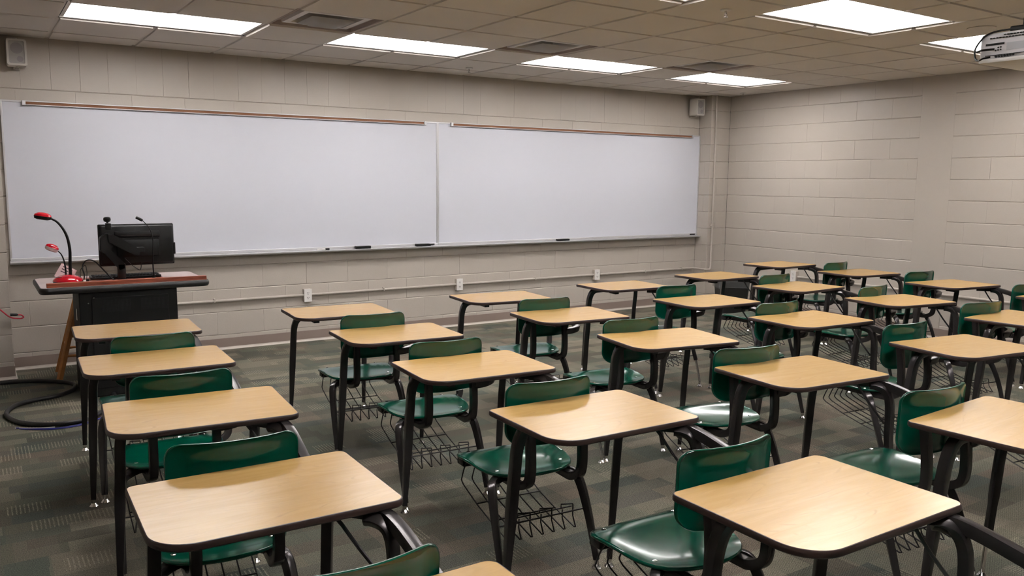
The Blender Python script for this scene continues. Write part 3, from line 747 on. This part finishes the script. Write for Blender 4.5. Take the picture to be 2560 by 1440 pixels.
# ---------------------------------------------------------------- lectern and what stands on it
LZ = .773; LX0, LX1, LY0, LY1 = .108, 1.192, -1.250, -.565
t = thing('lectern', 'black multimedia lectern cabinet with a wide pinkish laminate top', 'lectern', (.65, -1.0, 0))
T = Vector(t.location)
def rel(o): o.matrix_parent_inverse = t.matrix_world.inverted() if False else Matrix.Translation(-T); return o
bm = bmesh.new(); prism(bm, rrect(LX0+.012, LX1-.012, LY0+.012, LY1-.012, [.05]*4, 8), LZ-.03, LZ); rel(obj('top', bm, M_lecttop, t))
bm = bmesh.new(); out = rrect(LX0, LX1, LY0, LY1, [.06]*4, 8); n = len(out)
prof = [(.014, LZ+.0005), (.008, LZ-.001), (.002, LZ-.008), (0, LZ-.02), (.002, LZ-.034), (.010, LZ-.043), (.03, LZ-.045)]
rings = [[bm.verts.new((x, y, z)) for x, y in inset_outline(out, d)] for d, z in prof]
for a, b in zip(rings, rings[1:]):
    for k in range(n): bm.faces.new((a[k], a[(k+1) % n], b[(k+1) % n], b[k]))
bm.faces.new(rings[-1][::-1]); rel(obj('rubber_edge', bm, M_rubber, t, smooth=True))
bm = bmesh.new(); BX0, BX1, BY0, BY1 = .340, .965, -1.215, -.80
box(bm, BX0, BX1, BY0, BY1, 0, LZ-.044, bev=.006); rel(obj('cabinet', bm, M_blackmat, t))
bm = bmesh.new(); box(bm, BX0+.075, BX1-.06, BY0-.006, BY0, .06, LZ-.085, bev=.002)
pn = rel(obj('rear_panel', bm, M_blackmat, t))
bm = bmesh.new()
for c0 in (.475, .725):
    for r_ in range(3):
        for i in range(22): box(bm, c0+i*.0085, c0+i*.0085+.0035, BY0-.0072, BY0-.005, .60+r_*.028-.012, .60+r_*.028+.012)
o = obj('vent_slots', bm, M_slot, pn); o['kind'] = 'stuff'
bm = bmesh.new(); tube(bm, [(BX0+.055, BY0-.004, .655), (BX0+.055, BY0+.004, .655)], .005, 8); tube(bm, [(BX0+.09, BY0-.01, .69), (BX0+.09, BY0-.004, .69)], .005, 8)
rel(obj('screw', bm, M_chrome, t))
bm = bmesh.new(); box(bm, BX0-.004, BX0+.002, -1.06, -1.03, .52, .60, bev=.002); rel(obj('side_latch', bm, M_chrome, t))
bm = bmesh.new(); box(bm, .155, 1.17, -1.222, -1.190, LZ+.0015, LZ+.030, bev=.002)
tag(obj('edge_rail', bm, M_mahog), 'reddish mahogany rail lying along the near edge of the lectern top', 'rail')
TB = LZ
bm = bmesh.new(); box(bm, .40, .93, -1.185, -.70, LZ-.001, LZ+.0006); rel(obj('reddish_sheet', bm, M_mahog, t))  # thin reddish sheet almost level with the lectern top
# document camera
t = thing('document_camera', 'red and black document camera with two goosenecks on the lectern', 'document camera', (.303, -.970, TB+.001))
bm = bmesh.new(); lathe(bm, [(.086, 0), (.090, .006), (.092, .012)], n=36, sx=1.02, sy=1.0); obj('base_plate', bm, M_black, t, smooth=True)
bm = bmesh.new(); lathe(bm, [(.091, .011), (.093, .016), (.088, .028), (.074, .041), (.050, .052), (.024, .058), (.008, .059)], n=36, sx=1.02, sy=1.0); bs = obj('base', bm, M_red, t, smooth=True)
bm = bmesh.new()
for i in range(-2, 3):
    for j in range(-1, 2):
        if abs(i)+abs(j) < 3: lathe(bm, [(.0055, .044), (.0055, .048), (.003, .049)], -.043+i*.012, -.032+j*.012, -abs(i)*.001, 8)
obj('control_pad', bm, M_slot, bs, smooth=True)
bm = bmesh.new(); tube(bm, cr([(.016, 0, .055), (.019, 0, .14), (.022, 0, .23), (.012, 0, .31), (-.010, 0, .37), (-.045, 0, .422), (-.082, 0, .447)], 5), [.0112, .0068], 12); obj('camera_gooseneck', bm, M_black, t, smooth=True)
bm = bmesh.new(); tube(bm, cr([(-.010, .01, .055), (-.011, .01, .11), (-.018, .01, .16), (-.032, .01, .20), (-.052, .01, .224)], 5), [.006, .0035], 10); obj('lamp_gooseneck', bm, M_black, t, smooth=True)
def head(name, c, rx, rz, tilt, upper, lower):
    bm = bmesh.new(); lathe(bm, [(.2*rx, rz), (.6*rx, .85*rz), (.9*rx, .5*rz), (rx, 0)], n=24); bmesh.ops.scale(bm, vec=(1, .8, 1), verts=bm.verts)
    bmesh.ops.rotate(bm, cent=(0, 0, 0), matrix=Matrix.Rotation(tilt, 3, 'Y'), verts=bm.verts); bmesh.ops.translate(bm, vec=c, verts=bm.verts); o = obj(name, bm, upper, t, smooth=True)
    bm = bmesh.new(); lathe(bm, [(rx*.6, -.95*rz), (.93*rx, -.7*rz), (rx, -.0005)], n=24); bmesh.ops.scale(bm, vec=(1, .8, 1), verts=bm.verts)
    bmesh.ops.rotate(bm, cent=(0, 0, 0), matrix=Matrix.Rotation(tilt, 3, 'Y'), verts=bm.verts); bmesh.ops.translate(bm, vec=c, verts=bm.verts); obj(name+'_underside', bm, lower, o, smooth=True)
head('camera_head', (-.128, 0, .463), .054, .026, .16, M_red, M_black)
head('lamp_head', (-.084, .01, .246), .043, .026, .42, M_red, M_paper)
# hang tag behind it
bm = bmesh.new(); box(bm, -.055, .055, -.0006, .0006, 0, .105)
bmesh.ops.rotate(bm, cent=(0, 0, 0), matrix=Matrix.Rotation(.55, 3, 'Y')@Matrix.Rotation(-.25, 3, 'X'), verts=bm.verts)
tg = obj('paper_tag', bm, M_paper); tg.location = (.275, -.855, TB+.012); tag(tg, 'pinkish printed paper tag standing behind the red document camera', 'paper tag')
bm = bmesh.new()
for z, ws in ((.088, (.014, .028, .012)), (.070, (.022, .016)), (.052, (.03, .018))):
    x = -.036
    for w_ in ws: box(bm, x, x+w_, -.0012, -.0006, z-.003, z+.003); x += w_+.006
bmesh.ops.rotate(bm, cent=(0, 0, 0), matrix=Matrix.Rotation(.55, 3, 'Y')@Matrix.Rotation(-.25, 3, 'X'), verts=bm.verts)
obj('print', bm, M_text, tg)
# monitor on arm
t = thing('computer_monitor', 'black flat computer monitor seen from behind on the lectern', 'monitor', (.761, -.93, 1.021), .012)
bm = bmesh.new(); box(bm, -.252, .252, -.004, .022, -.148, .150, bev=.008); obj('screen_bezel', bm, M_black, t, smooth=True)
bm = bmesh.new(); box(bm, -.244, .246, -.030, .0, -.14, .145, bev=.018, seg=3); box(bm, -.15, .15, -.038, -.028, .055, .10, bev=.004); box(bm, -.14, .14, -.044, -.028, -.08, .04, bev=.006)
hs = obj('rear_housing', bm, M_black, t, smooth=True)
bm = bmesh.new()
for a, nn in ((-.20, 5), (-.145, 9), (-.02, 9), (.065, 5), (.155, 5)):
    for i in range(nn): box(bm, a+i*.0078, a+i*.0078+.003, -.0295, -.026, .118, .130)
o = obj('vent_slots', bm, M_slot, hs)
bm = bmesh.new(); box(bm, .240, .257, -.024, .012, -.075, .01, bev=.003); obj('side_port_box', bm, M_black, t)
bm = bmesh.new(); box(bm, -.11, .15, -.0395, -.037, .066, .075); obj('trim_strip', bm, M_frame, hs)
bm = bmesh.new(); box(bm, -.052, -.036, -.0455, -.043, -.05, -.02); box(bm, -.165, -.150, -.0315, -.029, -.115, -.095); obj('label_sticker', bm, M_white, hs)
t = thing('monitor_arm', 'black articulated monitor arm clamped to the lectern behind the screen', 'monitor arm', (.640, -1.0, TB+.001))
bm = bmesh.new(); lathe(bm, [(.045, 0), (.045, .006), (.028, .010), (.027, .012)], n=24); box(bm, -.026, .026, -.02, .02, .01, .122, bev=.006); obj('post', bm, M_black, t, smooth=True)
bm = bmesh.new()
def plate2(pts, y0, y1): plate([(x, z+.012) for x, z in pts], y0, y1)
def plate(pts, y0, y1):
    a = [bm.verts.new((x, y0, z)) for x, z in pts]; b = [bm.verts.new((x, y1, z)) for x, z in pts]; n = len(a)
    for i in range(n): bm.faces.new((a[i], a[(i+1) % n], b[(i+1) % n], b[i]))
    bm.faces.new(a[::-1]); bm.faces.new(b)
plate2([(-.012, .065), (.024, .078), (.018, .115), (-.085, .235), (-.125, .215)], -.02, .02); obj('lower_arm', bm, M_black, t)
bm = bmesh.new(); plate2([(-.135, .21), (-.112, .185), (-.07, .20), (-.045, .24), (-.04, .29), (-.062, .322), (-.10, .325), (-.132, .296)], -.026, .026)
bmesh.ops.bevel(bm, geom=bm.edges[:], offset=.004, segments=2, affect='EDGES'); obj('elbow', bm, M_black, t, smooth=True)
bm = bmesh.new(); plate2([(-.085, .322), (-.045, .318), (.122, .212), (.118, .165), (.085, .168), (-.075, .262)], -.045, -.012); bmesh.ops.bevel(bm, geom=bm.edges[:], offset=.004, segments=2, affect='EDGES'); obj('upper_arm', bm, M_black, t, smooth=True)
bm = bmesh.new(); box(bm, .10, .155, -.04, .026, .198, .235, bev=.004); obj('screen_mount', bm, M_blackmat, t)
t = thing('webcam', 'small round black webcam clipped on top of the monitor', 'webcam', (.573, -.93, 1.1735))
bm = bmesh.new(); lathe(bm, [(.012, .014), (.022, .020), (.025, .032), (.023, .044), (.014, .050), (.003, .051)], n=20); obj('body', bm, M_black, t, smooth=True)
bm = bmesh.new(); box(bm, -.014, .014, -.04, .012, .0015, .006); box(bm, -.018, .018, -.046, -.034, -.035, .006, bev=.002); box(bm, -.006, .006, -.008, .006, .004, .018); obj('clip', bm, M_black, t)
t = thing('gooseneck_microphone', 'thin black gooseneck microphone standing in front of the monitor', 'microphone', (.853, -1.0, TB+.001))
bm = bmesh.new(); lathe(bm, [(.016, 0), (.016, .006), (.009, .012), (.007, .03)], n=14); obj('socket', bm, M_black, t, smooth=True)
bm = bmesh.new(); tube(bm, cr([(0, 0, .02), (-.003, 0, .106), (.003, 0, .22), (.004, 0, .28), (-.004, 0, .335), (-.022, 0, .378), (-.060, 0, .425)], 5), [.0048, .0028], 8); obj('gooseneck', bm, M_black, t, smooth=True)
bm = bmesh.new(); tube(bm, [(-.058, 0, .423), (-.062, 0, .425), (-.098, 0, .445), (-.102, 0, .447)], [.005, .010, .010, .008], 12); obj('capsule', bm, M_slot, t, smooth=True)
t = thing('keyboard', 'black computer keyboard lying behind the monitor on the lectern', 'keyboard', (.692, -.80, LZ+.002), -.03)
bm = bmesh.new(); box(bm, -.235, .235, -.075, .075, 0, .016, bev=.005); obj('case', bm, M_black, t)
bm = bmesh.new()
for r_ in range(5):
    for i in range(20):
        if rc.random() < .97: box(bm, -.222+i*.0222, -.222+i*.0222+.018, -.062+r_*.025, -.062+r_*.025+.019, .014, .022)
o = obj('keys', bm, M_slot, t)
# cables on the lectern
def cable(name, pts, r, m, lab, cat='cable', n=5, sides=8, parent=None):
    if name == 'desk_cable': pts = [(x+.012, y+.09, z) for x, y, z in pts]
    bm = bmesh.new(); tube(bm, cr(pts, n), r, sides); o = obj(name, bm, m, parent, smooth=True)
    if lab: tag(o, lab, cat)
    return o
zt = TB+.0045
cable('desk_cable', [(.385, -1.09, zt+.004), (.392, -1.07, zt+.05), (.385, -1.05, zt+.10), (.41, -1.05, zt+.145), (.46, -1.06, zt+.14), (.52, -1.08, zt+.07), (.565, -1.10, zt+.015), (.60, -1.13, zt+.002), (.66, -1.14, zt+.001)], .0045, M_black, 'thick black cable arching from the document camera to the monitor arm')
cable('desk_cable', [(.40, -1.10, zt), (.41, -1.06, zt+.06), (.405, -1.04, zt+.11), (.375, -1.03, zt+.08), (.37, -1.06, zt+.03), (.375, -1.10, zt)], .0022, M_black, 'thin black cable looped upright beside the red document camera')
cable('desk_cable', [(.655, -1.08, .93), (.70, -1.09, .88), (.745, -1.085, .845), (.76, -1.08, .86), (.765, -1.07, .90)], .0022, M_black, 'thin black cable drooping in a loop below the monitor')
cable('desk_cable', [(.67, -1.10, zt), (.72, -1.06, zt), (.78, -1.11, zt), (.81, -1.09, zt), (.86, -1.11, zt), (.90, -1.08, zt)], .002, M_black, 'thin black cable wandering along the mahogany board')
t = thing('usb_adapter', 'small white and black plug adapter beside the red document camera', 'adapter', (.405, -1.03, TB+.001))
obj('plug', bbox(-.014, .002, -.008, .008, 0, .02, bev=.002), M_white, t); obj('body', bbox(.002, .022, -.012, .012, 0, .028, bev=.003), M_black, t)
t = thing('microphone_plate', 'small chrome fitting at the foot of the gooseneck microphone', 'fitting', (.912, -1.04, TB+.001))
obj('plate', bbox(-.03, .03, -.008, .012, 0, .006, bev=.002), M_chrome, t); obj('knob', bbox(-.022, -.004, -.006, .006, .006, .012, bev=.002), M_black, t)

# wooden stool behind the lectern
t = thing('wooden_stool', 'light wooden stool half hidden behind the lectern on its left', 'stool', (.5587, -.452, 0), -.07)
bm = bmesh.new(); lathe(bm, [(.15, 0), (.166, .006), (.170, .016), (.164, .028), (.14, .033)], 0, 0, .60, 32); obj('seat', bm, M_stool, t, smooth=True)
for sx in (-1, 1):
    for sy in (-1, 1):
        bm = bmesh.new(); tube(bm, [(sx*.314, sy*.206, 0), (sx*.160, sy*.10, .602)], .0165, square=True); obj('leg', bm, M_stool, t, smooth=True, angle=40)
for h, sy in ((.19, -1), (.19, 1), (.33, -1), (.33, 1)):
    k = .314-.154*h/.6; ky = .206-.106*h/.6
    bm = bmesh.new(); tube(bm, [(-k, sy*ky, h), (k, sy*ky, h)], .010, 10); obj('rung', bm, M_stool, t, smooth=True)
for h, sx in ((.24, -1), (.24, 1)):
    k = .314-.154*h/.6; ky = .206-.106*h/.6
    bm = bmesh.new(); tube(bm, [(sx*k, -ky, h), (sx*k, ky, h)], .010, 10); obj('rung', bm, M_stool, t, smooth=True)

# floor cables
CP = [(-.60, -.50), (-.35, -.49), (-.132, -.488), (.006, -.512), (.144, -.575), (.268, -.700), (.315, -.80), (.312, -.90), (.27, -1.01), (.175, -1.102), (.041, -1.145), (-.059, -1.225), (-.117, -1.375), (-.116, -1.522), (-.064, -1.68), (.033, -1.793), (.146, -1.849), (.252, -1.845), (.345, -1.766), (.43, -1.60), (.50, -1.40), (.52, -1.235)]
cable('cable_sleeve', [(x, y, .0165) for x, y in CP], .0145, M_rubber, 'thick black sleeved cable snaking over the carpet from wall to lectern', 'cable', 6, 12)
bl = cable('network_cable', [(-.085, -1.768, .006), (.0, -1.835, .006), (.09, -1.888, .006), (.18, -1.896, .006), (.27, -1.865, .006), (.37, -1.79, .006), (.47, -1.62, .006)], .0036, M_bluec, 'blue network cables lying along the thick black floor cable', 'cable')
cable('strand', [(-.07, -1.79, .005), (.02, -1.858, .005), (.10, -1.902, .005), (.19, -1.910, .005), (.29, -1.872, .005), (.40, -1.77, .005)], .003, M_bluec, None, parent=bl)
cable('strand', [(-.09, -1.762, .005), (-.02, -1.826, .011), (.05, -1.867, .012), (.11, -1.880, .010)], .0026, M_white, None, parent=bl)
# red cable hanging at the left pier
t = thing('red_cable', 'red power cord with a black plug hanging at the left wall edge', 'power cord', (0, 0, 0))
cable('cord', [(-.45, -.335, .80), (-.25, -.345, .66), (-.11, -.35, .545), (-.04, -.355, .475), (.02, -.355, .458), (.048, -.355, .466), (.035, -.355, .483), (.012, -.355, .487)], .005, M_redc, None, parent=t)
bm = bmesh.new(); tube(bm, [(.014, -.355, .487), (.002, -.355, .488), (-.022, -.355, .490), (-.036, -.355, .490)], [.006, .010, .010, .011], 10); obj('plug', bm, M_black, t, smooth=True)

# trash bin in the corner
t = thing('trash_bin', 'black trash bin with a clear liner in the far right corner', 'bin', (7.17, -.78, 0), -.45)
bm = bmesh.new(); o0 = rrect(-.145, .145, -.105, .105, [.03]*4, 5); o1 = rrect(-.18, .18, -.135, .135, [.04]*4, 5)
a = [bm.verts.new((x, y, .002)) for x, y in o0]; b = [bm.verts.new((x, y, .37)) for x, y in o1]; c = [bm.verts.new((x*.975, y*.97, .37)) for x, y in o1]; d = [bm.verts.new((x*.98, y*.98, .02)) for x, y in o0]; n = len(a)
for k in range(n):
    k2 = (k+1) % n; bm.faces.new((a[k], a[k2], b[k2], b[k])); bm.faces.new((b[k], b[k2], c[k2], c[k])); bm.faces.new((c[k], c[k2], d[k2], d[k]))
bm.faces.new(a[::-1]); bm.faces.new(d); obj('body', bm, M_bin, t, smooth=True)
bm = bmesh.new(); rows = []
for s, z, j in ((.96, .30, 0), (.965, .378, 0), (1.03, .384, .004), (1.05, .35, .010), (1.045, .29, .016)):
    rows.append([bm.verts.new((x*s+rc.uniform(-j, j), y*s+rc.uniform(-j, j), z+rc.uniform(-j, j))) for x, y in o1])
for r_, q in zip(rows, rows[1:]):
    for k in range(n): bm.faces.new((r_[k], r_[(k+1) % n], q[(k+1) % n], q[k]))
obj('liner', bm, M_bag, t, smooth=True)

# ---------------------------------------------------------------- projector
PX, PY, PZ = 3.40, -5.465, 2.012
t = thing('projector', 'white ceiling-mounted projector at the upper right, its connector side in view', 'projector', (PX, PY, PZ))
bm = bmesh.new(); box(bm, 0, .40, -.42, 0, .012, .124, bev=.018, seg=4); obj('housing', bm, M_projw, t, smooth=True)
bm = bmesh.new(); box(bm, -.006, .38, -.41, -.004, 0, .018, bev=.005); obj('base', bm, M_white, t, smooth=True)
bm = bmesh.new(); box(bm, -.003, .002, -.40, -.03, .030, .078); pp = obj('connector_panel', bm, M_projw, t)
bm = bmesh.new()
for i in range(18): box(bm, -.0045, .002, -.045-i*.0125-.008, -.045-i*.0125, .098+.00*i, .102)
for i in range(12): box(bm, -.0045, .002, -.10-i*.0125-.008, -.10-i*.0125, .108, .112)
obj('vent_slots', bm, M_slot, t)
bm = bmesh.new(); box(bm, -.005, .0, -.105, -.03, .071, .079); box(bm, -.005, 0, -.32, -.03, .0295, .0315); obj('seam', bm, M_slot, t)
bm = bmesh.new(); box(bm, -.0045, -.002, -.20, -.115, .046, .076); obj('rating_label', bm, M_projl, pp)
for (y, z) in ((-.082, .060), (-.092, .061), (-.072, .049), (-.082, .050), (-.092, .051)):
    bm = bmesh.new(); tube(bm, [(-.006, y, z), (-.002, y, z)], .0032, 10); obj('jack', bm, M_slot, pp)
for i in range(7):
    bm = bmesh.new(); tube(bm, [(-.007, -.075-i*.0115, .0235+i*.0004), (-.002, -.075-i*.0115, .0235+i*.0004)], .0042, 10); obj('jack', bm, M_slot, t)
bm = bmesh.new(); tube(bm, cr([(-.02, -.075, .052), (-.03, -.03, .052), (-.012, .0, .05)], 4), .0045, 8)
tube(bm, cr([(-.02, -.06, .022), (-.028, -.035, .018), (-.024, -.012, .012), (-.012, .008, .03), (-.006, .010, .07), (.0, -.03, .118), (.03, -.09, .134), (.10, -.14, .140)], 5), .0038, 8)
obj('cable', bm, M_black, t, smooth=True)
bm = bmesh.new(); box(bm, .04, .32, -.36, -.10, .124, .148, bev=.004); box(bm, .08, .28, -.32, -.13, .148, .185, bev=.004); lathe(bm, [(.022, .17), (.022, .46), (.05, .535), (.05, ZC-PZ-.002)], .19, -.21, 0, 20)
for a in (.09, .28): tube(bm, [(a, -.14, .14), (a, -.14, .215)], .006, 6)
obj('ceiling_mount', bm, M_black, t, smooth=True)
